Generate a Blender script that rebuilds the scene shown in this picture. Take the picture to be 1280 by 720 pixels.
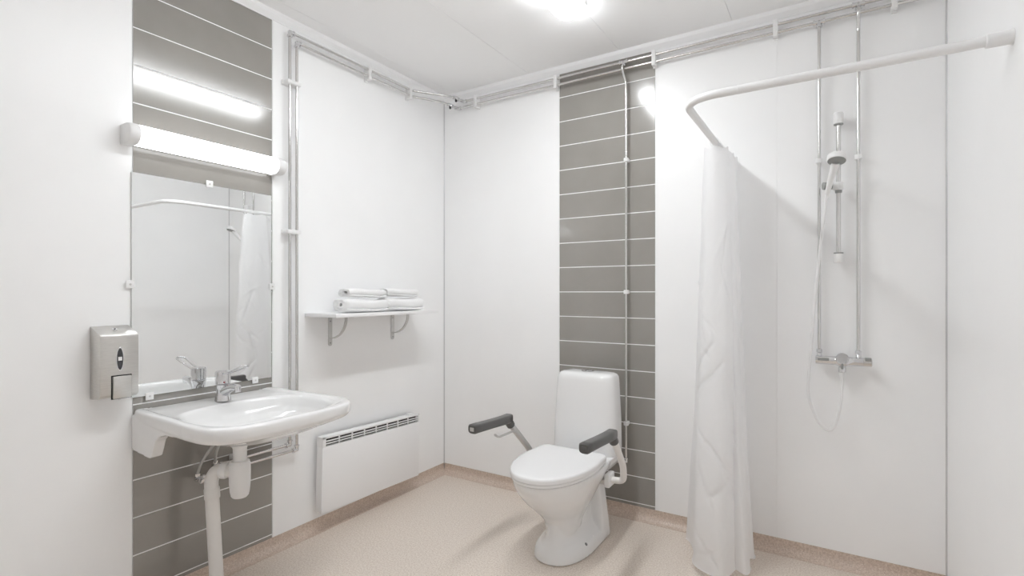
import bpy, bmesh, math, random
from mathutils import Vector, Matrix, noise

for o in list(bpy.data.objects):
    bpy.data.objects.remove(o)
S = bpy.context.scene
COL = S.collection
PI = math.pi

# ------------------------------------------------------------------ camera
F_PX, YAW, HORIZON = 643.36, 0.5587, 365.86
cam_d = bpy.data.cameras.new('camera')
cam = bpy.data.objects.new('camera', cam_d)
COL.objects.link(cam)
cam.location = (2.3635, -2.8651, 1.2858)
cam.rotation_euler = (PI / 2, 0, YAW)
cam_d.sensor_width = 36.0
cam_d.lens = F_PX / 1280 * 36.0
cam_d.shift_y = (HORIZON - 360) / 1280
cam_d.clip_start = 0.02
S.camera = cam

# ------------------------------------------------------------------ light and exposure
w = bpy.data.worlds.new('world')
S.world = w
w.use_nodes = True
w.node_tree.nodes['Background'].inputs[0].default_value = (0.8, 0.85, 0.9, 1)
w.node_tree.nodes['Background'].inputs[1].default_value = 0.02
CEILING_LAMP = 31.0      # emission strengths of the two luminaires
MIRROR_LAMP = 2.6
S.view_settings.view_transform = 'Standard'
S.view_settings.look = 'None'
S.view_settings.gamma = 1.0
S.view_settings.use_curve_mapping = False
S.view_settings.exposure = 0.2
try:
    S.cycles.max_bounces = 14
    S.cycles.diffuse_bounces = 12
    S.cycles.glossy_bounces = 6
    S.cycles.transparent_max_bounces = 16
except Exception:
    pass

# ------------------------------------------------------------------ materials
M = {}


def mat(name, col, rough=0.5, metal=0.0, bump=0.0, bscale=40.0, var=0.0, vscale=6.0, coat=0.0, spec=0.5,
        stretch=None, emit=0.0):
    m = bpy.data.materials.new(name)
    m.use_nodes = True
    nt = m.node_tree
    b = nt.nodes['Principled BSDF']
    b.inputs['Base Color'].default_value = (*col, 1)
    b.inputs['Roughness'].default_value = rough
    b.inputs['Metallic'].default_value = metal
    b.inputs['Specular IOR Level'].default_value = spec
    b.inputs['Coat Weight'].default_value = coat
    b.inputs['Coat Roughness'].default_value = 0.05
    if emit:
        b.inputs['Emission Color'].default_value = (0.95, 0.98, 1.0, 1)
        b.inputs['Emission Strength'].default_value = emit
    tc = nt.nodes.new('ShaderNodeTexCoord')
    mp = nt.nodes.new('ShaderNodeMapping')
    nt.links.new(tc.outputs['Object'], mp.inputs[0])
    if stretch:
        mp.inputs['Scale'].default_value = stretch
    if var:
        n = nt.nodes.new('ShaderNodeTexNoise')
        n.inputs['Scale'].default_value = vscale
        n.inputs['Detail'].default_value = 5
        nt.links.new(mp.outputs[0], n.inputs['Vector'])
        r = nt.nodes.new('ShaderNodeValToRGB')
        r.color_ramp.elements[0].position = 0.3
        r.color_ramp.elements[1].position = 0.7
        r.color_ramp.elements[0].color = (*[c * (1 - var) for c in col], 1)
        r.color_ramp.elements[1].color = (*[min(1, c * (1 + var)) for c in col], 1)
        nt.links.new(n.outputs['Fac'], r.inputs[0])
        nt.links.new(r.outputs[0], b.inputs['Base Color'])
    if bump:
        n2 = nt.nodes.new('ShaderNodeTexNoise')
        n2.inputs['Scale'].default_value = bscale
        n2.inputs['Detail'].default_value = 4
        nt.links.new(mp.outputs[0], n2.inputs['Vector'])
        bp = nt.nodes.new('ShaderNodeBump')
        bp.inputs['Strength'].default_value = bump
        bp.inputs['Distance'].default_value = 0.002
        nt.links.new(n2.outputs['Fac'], bp.inputs['Height'])
        nt.links.new(bp.outputs[0], b.inputs['Normal'])
    M[name] = m
    return m


mat('wall_white', (0.925, 0.928, 0.932), 0.38, var=0.012, vscale=3, bump=0.03, bscale=12)
mat('ceiling_white', (0.93, 0.932, 0.935), 0.6, var=0.01, vscale=2)
mat('trim_white', (0.88, 0.88, 0.885), 0.4)
mat('joint_grey', (0.62, 0.62, 0.63), 0.35, metal=0.3)
mat('backing', (0.55, 0.55, 0.55), 0.8)
mat('grout', (0.90, 0.90, 0.90), 0.7)
mat('ceramic', (0.83, 0.83, 0.83), 0.09, spec=0.5, coat=0.3)
mat('plastic_white', (0.84, 0.84, 0.84), 0.3)
mat('plastic_warm', (0.80, 0.785, 0.765), 0.35)
mat('lid_white', (0.86, 0.86, 0.865), 0.16)
mat('metal_white', (0.89, 0.89, 0.895), 0.35)
mat('chrome', (0.74, 0.74, 0.75), 0.09, metal=1.0)
mat('pipe_chrome', (0.70, 0.69, 0.68), 0.18, metal=1.0)
mat('mirror', (0.93, 0.94, 0.94), 0.0, metal=1.0)
mat('mirror_edge', (0.45, 0.5, 0.48), 0.2)
mat('brushed_steel', (0.66, 0.645, 0.62), 0.30, metal=1.0, bump=0.05, bscale=60, stretch=(1, 1, 12), var=0.05, vscale=30)
mat('grey_metal', (0.62, 0.61, 0.60), 0.4, metal=0.7)
mat('hose_grey', (0.52, 0.52, 0.51), 0.4, metal=0.5)
mat('dark_plastic', (0.095, 0.093, 0.09), 0.35)
mat('dark_window', (0.06, 0.06, 0.065), 0.08)
mat('black', (0.012, 0.012, 0.012), 0.5)
mat('slot_dark', (0.05, 0.04, 0.035), 0.7)
mat('rubber', (0.25, 0.25, 0.25), 0.6)
mat('nozzle_grey', (0.30, 0.31, 0.30), 0.35)
mat('red', (0.30, 0.08, 0.09), 0.4)
mat('towel', (0.87, 0.87, 0.87), 0.95, bump=0.9, bscale=420, spec=0.1)
mat('ceiling_diffuser', (0.9, 0.9, 0.9), 0.3, emit=CEILING_LAMP)
mat('mirror_diffuser', (0.9, 0.9, 0.9), 0.3, emit=MIRROR_LAMP)

# the tube glows through the middle of the ceiling diffuser, its flanks are dimmer
nt = M['ceiling_diffuser'].node_tree
tcl = nt.nodes.new('ShaderNodeTexCoord')
sx = nt.nodes.new('ShaderNodeSeparateXYZ')
nt.links.new(tcl.outputs['Object'], sx.inputs[0])


def mth(op, a, b_=None):
    nd = nt.nodes.new('ShaderNodeMath')
    nd.operation = op
    for i_, v_ in enumerate((a, b_)):
        if v_ is None:
            continue
        if isinstance(v_, (int, float)):
            nd.inputs[i_].default_value = v_
        else:
            nt.links.new(v_, nd.inputs[i_])
    return nd.outputs[0]


q_ = mth('MULTIPLY', sx.outputs[0], 1 / 0.030)
g_ = mth('EXPONENT', mth('MULTIPLY', mth('MULTIPLY', q_, q_), -1.0))
st_ = mth('MULTIPLY', mth('ADD', mth('MULTIPLY', g_, 1.45), 0.28), CEILING_LAMP)
nt.links.new(st_, nt.nodes['Principled BSDF'].inputs['Emission Strength'])

# glossy tile
tm = mat('tile', (0.295, 0.279, 0.257), 0.13, spec=0.5, var=0.05, vscale=5, bump=0.02, bscale=9, coat=0.0)
tm.node_tree.nodes['Principled BSDF'].inputs['IOR'].default_value = 1.8
tm.node_tree.nodes['Principled BSDF'].inputs['Coat Roughness'].default_value = 0.03

# speckled vinyl
fm = mat('vinyl', (0.60, 0.47, 0.385), 0.36)
nt = fm.node_tree
b = nt.nodes['Principled BSDF']
tc = nt.nodes.new('ShaderNodeTexCoord')


def ramp(scale, p0, c0, p1, c1, detail=2):
    n = nt.nodes.new('ShaderNodeTexNoise')
    n.inputs['Scale'].default_value = scale
    n.inputs['Detail'].default_value = detail
    nt.links.new(tc.outputs['Object'], n.inputs['Vector'])
    r = nt.nodes.new('ShaderNodeValToRGB')
    r.color_ramp.elements[0].position = p0
    r.color_ramp.elements[1].position = p1
    r.color_ramp.elements[0].color = c0
    r.color_ramp.elements[1].color = c1
    nt.links.new(n.outputs['Fac'], r.inputs[0])
    return r


r1 = ramp(140, 0.36, (0.64, 0.55, 0.475, 1), 0.62, (0.83, 0.755, 0.68, 1), 4)
r2 = ramp(320, 0.62, (0, 0, 0, 1), 0.68, (1, 1, 1, 1))
r3 = ramp(260, 0.66, (0, 0, 0, 1), 0.72, (1, 1, 1, 1))
mx = nt.nodes.new('ShaderNodeMixRGB')
mx.inputs[2].default_value = (0.88, 0.83, 0.77, 1)
nt.links.new(r2.outputs[0], mx.inputs[0])
nt.links.new(r1.outputs[0], mx.inputs[1])
mx2 = nt.nodes.new('ShaderNodeMixRGB')
mx2.inputs[2].default_value = (0.42, 0.32, 0.26, 1)
nt.links.new(r3.outputs[0], mx2.inputs[0])
nt.links.new(mx.outputs[0], mx2.inputs[1])
nt.links.new(mx2.outputs[0], b.inputs['Base Color'])
n = nt.nodes.new('ShaderNodeTexNoise')
n.inputs['Scale'].default_value = 250
nt.links.new(tc.outputs['Object'], n.inputs['Vector'])
bp = nt.nodes.new('ShaderNodeBump')
bp.inputs['Strength'].default_value = 0.25
bp.inputs['Distance'].default_value = 0.001
nt.links.new(n.outputs['Fac'], bp.inputs['Height'])
nt.links.new(bp.outputs[0], b.inputs['Normal'])

# the skirting strip is a separate length of the same vinyl, its shading painted in browner
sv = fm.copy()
sv.name = 'vinyl_skirting_shaded'
M['vinyl_skirting_shaded'] = sv
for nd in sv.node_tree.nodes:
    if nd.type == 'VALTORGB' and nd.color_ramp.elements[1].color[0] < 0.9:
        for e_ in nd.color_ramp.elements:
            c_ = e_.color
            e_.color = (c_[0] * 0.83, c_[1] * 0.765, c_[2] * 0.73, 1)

# thin white curtain cloth
cm = bpy.data.materials.new('curtain')
cm.use_nodes = True
M['curtain'] = cm
nt = cm.node_tree
out = nt.nodes['Material Output']
pb = nt.nodes['Principled BSDF']
pb.inputs['Base Color'].default_value = (0.97, 0.97, 0.975, 1)
pb.inputs['Roughness'].default_value = 0.38
tr = nt.nodes.new('ShaderNodeBsdfTranslucent')
tr.inputs['Color'].default_value = (0.97, 0.97, 0.975, 1)
tp = nt.nodes.new('ShaderNodeBsdfTransparent')
m1 = nt.nodes.new('ShaderNodeMixShader')
m1.inputs[0].default_value = 0.48
m2 = nt.nodes.new('ShaderNodeMixShader')
m2.inputs[0].default_value = 0.05
nt.links.new(pb.outputs[0], m1.inputs[1])
nt.links.new(tr.outputs[0], m1.inputs[2])
nt.links.new(m1.outputs[0], m2.inputs[1])
nt.links.new(tp.outputs[0], m2.inputs[2])
nt.links.new(m2.outputs[0], out.inputs[0])
tcn = nt.nodes.new('ShaderNodeTexCoord')
mpn = nt.nodes.new('ShaderNodeMapping')
mpn.inputs['Scale'].default_value = (1, 1, 0.55)
nz = nt.nodes.new('ShaderNodeTexVoronoi')
nz.feature = 'F1'
nz.inputs['Scale'].default_value = 5.5
nz2 = nt.nodes.new('ShaderNodeTexNoise')
nz2.inputs['Scale'].default_value = 4
mixv = nt.nodes.new('ShaderNodeMixRGB')
mixv.inputs[0].default_value = 0.35
nt.links.new(tcn.outputs['Object'], mpn.inputs[0])
nt.links.new(mpn.outputs[0], nz2.inputs['Vector'])
nt.links.new(mpn.outputs[0], mixv.inputs[1])
nt.links.new(nz2.outputs['Color'], mixv.inputs[2])
nt.links.new(mixv.outputs[0], nz.inputs['Vector'])
bpc = nt.nodes.new('ShaderNodeBump')
bpc.inputs['Strength'].default_value = 0.35
bpc.inputs['Distance'].default_value = 0.03
nt.links.new(nz.outputs['Distance'], bpc.inputs['Height'])
nt.links.new(bpc.outputs[0], pb.inputs['Normal'])
nt.links.new(bpc.outputs[0], tr.inputs['Normal'])


# ------------------------------------------------------------------ mesh helpers
class MB:
    def __init__(self):
        self.bm = bmesh.new()

    def box(self, x0, x1, y0, y1, z0, z1, bev=0.0, seg=2):
        t = bmesh.new()
        bmesh.ops.create_cube(t, size=1)
        bmesh.ops.scale(t, vec=(x1 - x0, y1 - y0, z1 - z0), verts=t.verts)
        bmesh.ops.translate(t, vec=((x0 + x1) / 2, (y0 + y1) / 2, (z0 + z1) / 2), verts=t.verts)
        if bev:
            bmesh.ops.bevel(t, geom=t.edges[:], offset=bev, segments=seg, profile=0.5, affect='EDGES')
        self._merge(t)
        return self

    def _merge(self, t, mtx=None):
        if mtx is not None:
            bmesh.ops.transform(t, matrix=mtx, verts=t.verts)
        me = bpy.data.meshes.new('tmp')
        t.to_mesh(me)
        t.free()
        self.bm.from_mesh(me)
        bpy.data.meshes.remove(me)

    def tube(self, pts, r, n=14, cap=True):
        pts = [Vector(p) for p in pts]
        rs = r if isinstance(r, (list, tuple)) else [r] * len(pts)
        bm = self.bm
        tang = []
        for i in range(len(pts)):
            a = pts[max(0, i - 1)]
            c = pts[min(len(pts) - 1, i + 1)]
            tang.append((c - a).normalized())
        u = tang[0].orthogonal().normalized()
        rings = []
        for i, p in enumerate(pts):
            t = tang[i]
            u = (u - t * u.dot(t)).normalized()
            v = t.cross(u)
            rings.append([bm.verts.new(p + (u * math.cos(2 * PI * k / n) + v * math.sin(2 * PI * k / n)) * rs[i])
                          for k in range(n)])
        for A, B in zip(rings, rings[1:]):
            for k in range(n):
                bm.faces.new((A[k], A[(k + 1) % n], B[(k + 1) % n], B[k]))
        if cap:
            bm.faces.new(list(reversed(rings[0])))
            bm.faces.new(rings[-1])
        return self

    def lathe(self, base, axis, prof, n=24):
        """prof: list of (distance along axis, radius)"""
        base = Vector(base)
        ax = Vector(axis).normalized()
        u = ax.orthogonal().normalized()
        v = ax.cross(u)
        bm = self.bm
        rings = []
        for d, r in prof:
            rings.append([bm.verts.new(base + ax * d + (u * math.cos(2 * PI * k / n) + v * math.sin(2 * PI * k / n)) * max(r, 1e-4))
                          for k in range(n)])
        for A, B in zip(rings, rings[1:]):
            for k in range(n):
                bm.faces.new((A[k], A[(k + 1) % n], B[(k + 1) % n], B[k]))
        bm.faces.new(list(reversed(rings[0])))
        bm.faces.new(rings[-1])
        return self

    def prism(self, poly, axis, a, bb, bev=0.0, seg=2):
        """poly of 2-D points in the plane normal to axis ('x': (y,z), 'y': (x,z), 'z': (x,y))"""
        def P(q, d):
            return {'x': (d, q[0], q[1]), 'y': (q[0], d, q[1]), 'z': (q[0], q[1], d)}[axis]
        t = bmesh.new()
        A = [t.verts.new(P(q, a)) for q in poly]
        B = [t.verts.new(P(q, bb)) for q in poly]
        t.faces.new(A)
        t.faces.new(list(reversed(B)))
        for k in range(len(poly)):
            k2 = (k + 1) % len(poly)
            t.faces.new((A[k], B[k], B[k2], A[k2]))
        bmesh.ops.recalc_face_normals(t, faces=t.faces)
        if bev:
            es = [e for e in t.edges if len(e.link_faces) == 2 and e.calc_face_angle() > 0.45]
            bmesh.ops.bevel(t, geom=es, offset=bev, segments=seg, profile=0.5, affect='EDGES')
        self._merge(t)
        return self

    def loft(self, rings, cap0=True, cap1=True):
        bm = self.bm
        R = [[bm.verts.new(p) for p in r] for r in rings]
        n = len(R[0])
        for A, B in zip(R, R[1:]):
            for k in range(n):
                bm.faces.new((A[k], A[(k + 1) % n], B[(k + 1) % n], B[k]))
        if cap0:
            bm.faces.new(list(reversed(R[0])))
        if cap1:
            bm.faces.new(R[-1])
        return self

    def build(self, name, m, parent=None, loc=(0, 0, 0), smooth=True, angle=38, recalc=True):
        if recalc:
            bmesh.ops.recalc_face_normals(self.bm, faces=self.bm.faces)
        me = bpy.data.meshes.new(name)
        off = Vector(root_loc(parent)) if parent else Vector(loc)
        bmesh.ops.translate(self.bm, vec=-off, verts=self.bm.verts)
        self.bm.to_mesh(me)
        self.bm.free()
        me.materials.append(M[m] if isinstance(m, str) else m)
        if smooth:
            for p in me.polygons:
                p.use_smooth = True
            me.set_sharp_from_angle(angle=math.radians(angle))
        o = bpy.data.objects.new(name, me)
        COL.objects.link(o)
        if parent:
            o.parent = parent
        else:
            o.location = loc
        return o


def root_loc(o):
    while o.parent:
        o = o.parent
    return o.location


def empty(name, loc=(0, 0, 0)):
    o = bpy.data.objects.new(name, None)
    o.empty_display_size = 0.05
    COL.objects.link(o)
    o.location = loc
    return o


def tag(o, label, cat, group=None):
    o['label'] = label
    o['category'] = cat
    if group:
        o['group'] = group
    return o


def thing(name, label, cat, loc=(0, 0, 0), group=None):
    return tag(empty(name, loc), label, cat, group)


def struct(o, label=None):
    o['kind'] = 'structure'
    if label:
        o['label'] = label
    return o


def fillet(pts, r, n=6):
    """round the inner corners of a polyline"""
    pts = [Vector(p) for p in pts]
    res = [pts[0]]
    for i in range(1, len(pts) - 1):
        p = pts[i]
        a = (pts[i - 1] - p)
        c = (pts[i + 1] - p)
        d = min(r, a.length * 0.49, c.length * 0.49)
        A = p + a.normalized() * d
        B = p + c.normalized() * d
        for k in range(n + 1):
            t = k / n
            res.append(A * (1 - t) ** 2 + p * 2 * t * (1 - t) + B * t * t)
    res.append(pts[-1])
    return res


def spline(pts, n=10):
    pts = [Vector(p) for p in pts]
    P = [pts[0] * 2 - pts[1]] + pts + [pts[-1] * 2 - pts[-2]]
    res = []
    for i in range(1, len(P) - 2):
        p0, p1, p2, p3 = P[i - 1], P[i], P[i + 1], P[i + 2]
        for k in range(n):
            t = k / n
            res.append(0.5 * ((2 * p1) + (p2 - p0) * t + (2 * p0 - 5 * p1 + 4 * p2 - p3) * t * t
                              + (3 * p1 - p0 - 3 * p2 + p3) * t ** 3))
    res.append(pts[-1])
    return res


def remesh(o, voxel, smooth_iter=6, factor=0.5):
    md = o.modifiers.new('r', 'REMESH')
    md.mode = 'VOXEL'
    md.voxel_size = voxel
    md.use_smooth_shade = True
    sm = o.modifiers.new('s', 'SMOOTH')
    sm.factor = factor
    sm.iterations = smooth_iter
    dg = bpy.context.evaluated_depsgraph_get()
    dg.update()
    me = bpy.data.meshes.new_from_object(o.evaluated_get(dg))
    old = o.data
    o.modifiers.clear()
    o.data = me
    me.name = o.name
    for p in me.polygons:
        p.use_smooth = True
    bpy.data.meshes.remove(old)
    return o


# ------------------------------------------------------------------ room shell
W = 2.777          # width of the back wall
D = -4.05          # the wall behind the camera
H = 2.685          # ceiling
ZB = 0.07          # wall panels start above the coved skirting
PITCH = 0.1505
GR = 0.0052        # joint between tiles
LS = (-1.930, -1.3292)   # tiled strip on the left wall (y)
BS = (0.9186, 1.5178)    # tiled strip on the back wall (x)
ZG = 2.4948        # height of one joint line, shared by both strips

floor = MB().box(-0.1, W + 0.1, D - 0.1, 0.1, -0.08, 0.0).build('floor', 'vinyl', smooth=False)
struct(floor, 'beige speckled vinyl floor')

ceil_o = MB().box(-0.1, W + 0.1, D - 0.1, 0.1, H + 0.012, H + 0.1).build('ceiling', 'backing', smooth=False)
struct(ceil_o, 'white panelled ceiling')
seams = [0.0, 0.105, 0.71, 1.315, 1.92, 2.525, W]
for a, c in zip(seams, seams[1:]):
    MB().box(a + 0.0006, c - 0.0006, D, 0.0, H, H + 0.012, bev=0.0008, seg=1).build('ceiling_panel', 'ceiling_white', ceil_o, smooth=False)

wl = MB().box(-0.1, -0.010, D - 0.1, 0.1, 0, H).build('wall_left', 'backing', smooth=False)
wb = MB().box(-0.010, W + 0.010, 0.010, 0.1, 0, H).build('wall_back', 'backing', smooth=False)
wr = MB().box(W + 0.010, W + 0.1, D - 0.1, 0.1, 0, H).build('wall_right', 'backing', smooth=False)
wf = MB().box(-0.010, W + 0.010, D - 0.1, D - 0.010, 0, H).build('wall_front', 'backing', smooth=False)
struct(wl, 'left wall of white panels with a dark tiled strip behind the basin')
struct(wb, 'back wall of white panels with a dark tiled strip behind the toilet')
struct(wr, 'right wall of plain white panels')
struct(wf, 'plain white wall opposite the toilet')
G = 0.0012
for a, c in ((LS[1], 0.0), (-3.13, LS[0]), (D, -3.13)):
    MB().box(-0.010, 0.0, a + G, c - G, ZB, H, bev=0.0006, seg=1).build('wall_panel', 'wall_white', wl, smooth=False)
for a, c in ((0.0, BS[0]), (BS[1], 2.124), (2.124, W)):
    MB().box(a + 0.0002, c - 0.0002, 0.0, 0.010, ZB, H, bev=0.0004, seg=1).build('wall_panel', 'wall_white', wb, smooth=False)
for a, c in ((D, -2.4), (-2.4, -1.2), (-1.2, 0.0)):
    MB().box(W, W + 0.010, a + 0.0004, c - 0.0004, ZB, H, bev=0.0004, seg=1).build('wall_panel', 'wall_white', wr, smooth=False)
for a, c in ((0.0, 1.2), (1.2, 2.4), (2.4, W)):
    MB().box(a + 0.0004, c - 0.0004, D - 0.010, D, ZB, H, bev=0.0004, seg=1).build('wall_panel', 'wall_white', wf, smooth=False)
# tiles, with the joint bed a little behind their faces
MB().box(-0.010, -0.0014, LS[0] + G, LS[1] - G, ZB, H).build('grout_bed', 'grout', wl, smooth=False)
MB().box(BS[0] + G, BS[1] - G, 0.0014, 0.010, ZB, H).build('grout_bed', 'grout', wb, smooth=False)
zs = []
z = ZG
while z > ZB + 0.002:
    zs.append(z)
    z -= PITCH
zs = [ZB - GR / 2] + sorted(zs + [ZG + PITCH]) + [H + GR / 2]
for z0, z1 in zip(zs, zs[1:]):
    MB().box(-0.0085, -0.0002, LS[0] + 0.002, LS[1] - 0.002, z0 + GR / 2, z1 - GR / 2, bev=0.0007, seg=1).build('tile', 'tile', wl, smooth=False)
    MB().box(BS[0] + 0.002, BS[1] - 0.002, 0.0002, 0.0085, z0 + GR / 2, z1 - GR / 2, bev=0.0007, seg=1).build('tile', 'tile', wb, smooth=False)


def cove(name, axis, fixed, sgn, a, c):
    """vinyl carried up the wall in a curve; depth d from the wall, height z"""
    prof = [(-0.009, 0.0002), (-0.009, ZB + 0.004), (-0.004, ZB + 0.004), (-0.003, 0.05)]
    R = 0.040
    for k in range(9):
        t = k / 8 * PI / 2
        prof.append((-0.003 + R * (1 - math.cos(t)) if False else -0.003 + R - R * math.cos(t), 0.042 - 0.041 * math.sin(t)))
    prof.append((R - 0.003, 0.0002))
    pts = [(fixed + sgn * d, z) for d, z in prof]
    o = MB().prism(pts, 'y' if axis == 'y' else 'x', a, c).build(name, 'vinyl_skirting_shaded', angle=50)
    return struct(o, 'coved vinyl skirting')


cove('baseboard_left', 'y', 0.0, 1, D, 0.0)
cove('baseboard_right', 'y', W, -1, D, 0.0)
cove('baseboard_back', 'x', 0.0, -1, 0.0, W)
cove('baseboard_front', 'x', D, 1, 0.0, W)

# corner strips and cornice
struct(MB().prism([(0, 0), (0.006, 0), (0.005, -0.0027), (0.0027, -0.005), (0, -0.006)], 'z', ZB, H - 0.001).build('trim_1', 'joint_grey', smooth=False), 'grey corner strip between left and back wall')
struct(MB().prism([(W, 0), (W - 0.006, 0), (W - 0.005, -0.0027), (W - 0.0027, -0.005), (W, -0.006)], 'z', ZB, H - 0.001).build('trim_2', 'joint_grey', smooth=False), 'grey corner strip between back and right wall')


def cornice(name, axis, fixed, sgn, a, c):
    p = [(0, H - 0.0005), (0.022, H - 0.0005), (0.022, H - 0.022), (0.019, H - 0.026), (0.006, H - 0.041), (0.005, H - 0.046), (0, H - 0.046)]
    o = MB().prism([(fixed + sgn * d, z) for d, z in p], axis, a, c).build(name, 'trim_white', smooth=False)
    return struct(o, 'white cornice moulding')


cornice('trim_3', 'y', 0.0, 1, D, 0)
cornice('trim_4', 'x', 0.0, -1, 0, W)
cornice('trim_5', 'y', W, -1, D, 0)
cornice('trim_6', 'x', D, 1, 0, W)

# ------------------------------------------------------------------ ceiling luminaire
lx, ly0, ly1 = 1.285, -2.10, -0.60
cl = thing('ceiling_light', 'long white acrylic tube luminaire fixed to the ceiling', 'light', (lx, -1.24, H))
MB().box(lx - 0.062, lx + 0.062, ly0 + 0.01, ly1 - 0.01, H - 0.030, H, bev=0.004).build('housing', 'metal_white', cl)
prof = []
for k in range(17):
    t = PI * k / 16
    prof.append((lx + 0.078 * math.cos(t) * (1 - 0.0 * math.sin(t)), H - 0.022 - 0.062 * math.sin(t)))
rings = []
for y, s in ((ly0 + 0.002, 0.90), (ly0 + 0.012, 0.98), (ly0 + 0.03, 1), (ly1 - 0.03, 1), (ly1 - 0.012, 0.98), (ly1 - 0.002, 0.90)):
    rings.append([(lx + (px - lx) * s, y, H - 0.022 + (pz - H + 0.022) * s) for px, pz in prof])
MB().loft(rings).build('diffuser', 'ceiling_diffuser', cl, angle=50)
for y in (ly0 + 0.02, ly1 - 0.02):
    for s in (-1, 1):
        MB().box(lx + s * 0.070, lx + s * 0.088, y - 0.016, y + 0.016, H - 0.036, H - 0.014, bev=0.002).build('clip', 'plastic_white', cl)

# ------------------------------------------------------------------ mirror, its clips and its lamp
ym0, ym1, zm0, zm1 = -1.9355, -1.3385, 0.868, 1.765
mi = thing('mirror', 'frameless rectangular mirror above the wash basin', 'mirror', (0.003, (ym0 + ym1) / 2, zm0))
MB().box(0.0022, 0.0072, ym0, ym1, zm0, zm1, bev=0.0008, seg=1).build('glass', 'mirror', mi, smooth=False)
MB().box(0.0006, 0.0022, ym0, ym1, zm0, zm1).build('backing', 'mirror_edge', mi, smooth=False)
for (y, z), txt in zip(((-1.637, 1.769), (-1.942, 1.319), (-1.336, 1.316), (-1.874, 0.866), (-1.424, 0.866)),
                       ('top edge below the lamp', 'edge above the steel soap dispenser', 'edge beside the twin pipes',
                        'bottom edge by the soap dispenser', 'bottom edge on the pipe side of the tap')):
    c = thing('mirror_clip', 'small white plastic clip on the mirror\'s ' + txt, 'clip', (0.0006, y, z), 'mirror clips')
    MB().box(0.0074, 0.0125, y - 0.015, y + 0.015, z - 0.015, z + 0.015, bev=0.0025).build('clip_plate', 'plastic_white', c)
    MB().lathe((0.0124, y, z), (1, 0, 0), [(0, 0.0042), (0.001, 0.0042), (0.0016, 0.003)], 12).build('screw', 'grey_metal', c)

zl = 1.905
ml = thing('mirror_lamp', 'glowing white tube lamp mounted above the mirror', 'light', (0, -1.64, zl))
MB().box(0.0005, 0.022, -1.965, -1.312, zl - 0.034, zl + 0.034, bev=0.003).build('back_plate', 'metal_white', ml)


def lamp_prof(s, c=0.0):
    p = [(0.020, -0.039 * s), (0.05, -0.039 * s)]
    for k in range(1, 12):
        t = -PI / 2 + PI * k / 12
        p.append((0.05 + 0.040 * math.cos(t) * s, 0.039 * s * math.sin(t)))
    p += [(0.05, 0.039 * s), (0.020, 0.039 * s)]
    return p


MB().loft([[(x, y, zl + z) for x, z in lamp_prof(1)] for y in (-1.936, -1.350)]).build('diffuser', 'mirror_diffuser', ml, angle=50)
for ya, yb in ((-1.936, -1.972), (-1.350, -1.305)):
    R = []
    for f, s in ((0, 1.03), (0.75, 1.03), (0.95, 0.97), (1.0, 0.90)):
        R.append([(max(0.0006, x if x > 0.021 else 0.0008), ya + (yb - ya) * f, zl + z) for x, z in lamp_prof(s)])
    MB().loft(R).build('end_cap', 'plastic_white', ml, angle=50)

# ------------------------------------------------------------------ soap dispenser
y0, y1 = -2.069, -1.944
sd = thing('soap_dispenser', 'brushed steel soap dispenser on the wall beside the mirror', 'soap dispenser', (0, (y0 + y1) / 2, 0.885))
MB().prism([(0.0004, 0.884), (0.075, 0.892), (0.090, 0.905), (0.090, 1.124), (0.086, 1.131), (0.0004, 1.160)], 'y', y0, y1, bev=0.004).build('body', 'brushed_steel', sd, angle=30)
yc = (y0 + y1) / 2
ov = []
for k in range(28):
    t = 2 * PI * k / 28
    cx_ = math.cos(t)
    ov.append((yc + 0.0125 * math.copysign(abs(cx_) ** 1.0, cx_), 1.037 + 0.046 * math.sin(t)))
fr = MB().prism(ov, 'x', 0.0895, 0.0915).build('window', 'chrome', sd, angle=30)
MB().prism([(yc + (y - yc) * 0.8, 1.037 + (z - 1.037) * 0.88) for y, z in ov], 'x', 0.0915, 0.0922).build('window_glass', 'dark_window', fr, angle=30)
MB().box(0.0922, 0.0932, yc - 0.006, yc + 0.006, 1.031, 1.045).build('window_mark', 'plastic_white', fr)
MB().box(0.080, 0.0985, yc - 0.026 + 0.002, yc + 0.036, 0.890, 0.973, bev=0.003).build('push_plate', 'brushed_steel', sd)
MB().box(0.0895, 0.0910, yc - 0.028, yc + 0.038, 0.888, 0.977).build('push_recess', 'black', sd)
MB().lathe((0.075, yc + 0.004, 0.893), (0, 0, -1), [(0, 0.006), (0.008, 0.006), (0.011, 0.004)], 12).build('nozzle', 'plastic_white', sd)
lk = MB().lathe((0.045, yc, 1.1435), (0.32, 0, 0.95), [(0, 0.0095), (0.003, 0.0095), (0.005, 0.008)], 16).build('lock', 'chrome', sd)
MB().box(0.0455, 0.0485, yc - 0.002, yc + 0.002, 1.146, 1.1505).build('keyhole', 'black', lk)

# ------------------------------------------------------------------ wash basin
by = -1.632
sk = thing('wash_basin', 'white ceramic wall-hung wash basin with deep side brackets', 'wash basin', (0, by, 0.63))
ZR = 0.822


def outline(hw, x0, x1, n=96, pf=3.4, pb=9.0, bow=0.0):
    """rounded front, nearly square at the wall"""
    pts = []
    xm = x1 - 0.185
    for k in range(n):
        t = 2 * PI * k / n
        c_, s_ = math.cos(t), math.sin(t)
        p = pf if c_ > 0 else pb
        L = (x1 - xm) if c_ > 0 else (xm - x0)
        x = xm + L * math.copysign(abs(c_) ** (2 / p), c_)
        y = by + hw * math.copysign(abs(s_) ** (2 / p), s_)
        f = (x - x0) / (x1 - x0)
        y = by + (y - by) * (1 + bow * math.sin(PI * min(1, max(0, f)) * 0.8) ** 2)
        pts.append((x, y))
    return pts


def ring(pts, zf):
    return [(x, y, zf(x, y) if callable(zf) else zf) for x, y in pts]


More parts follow.
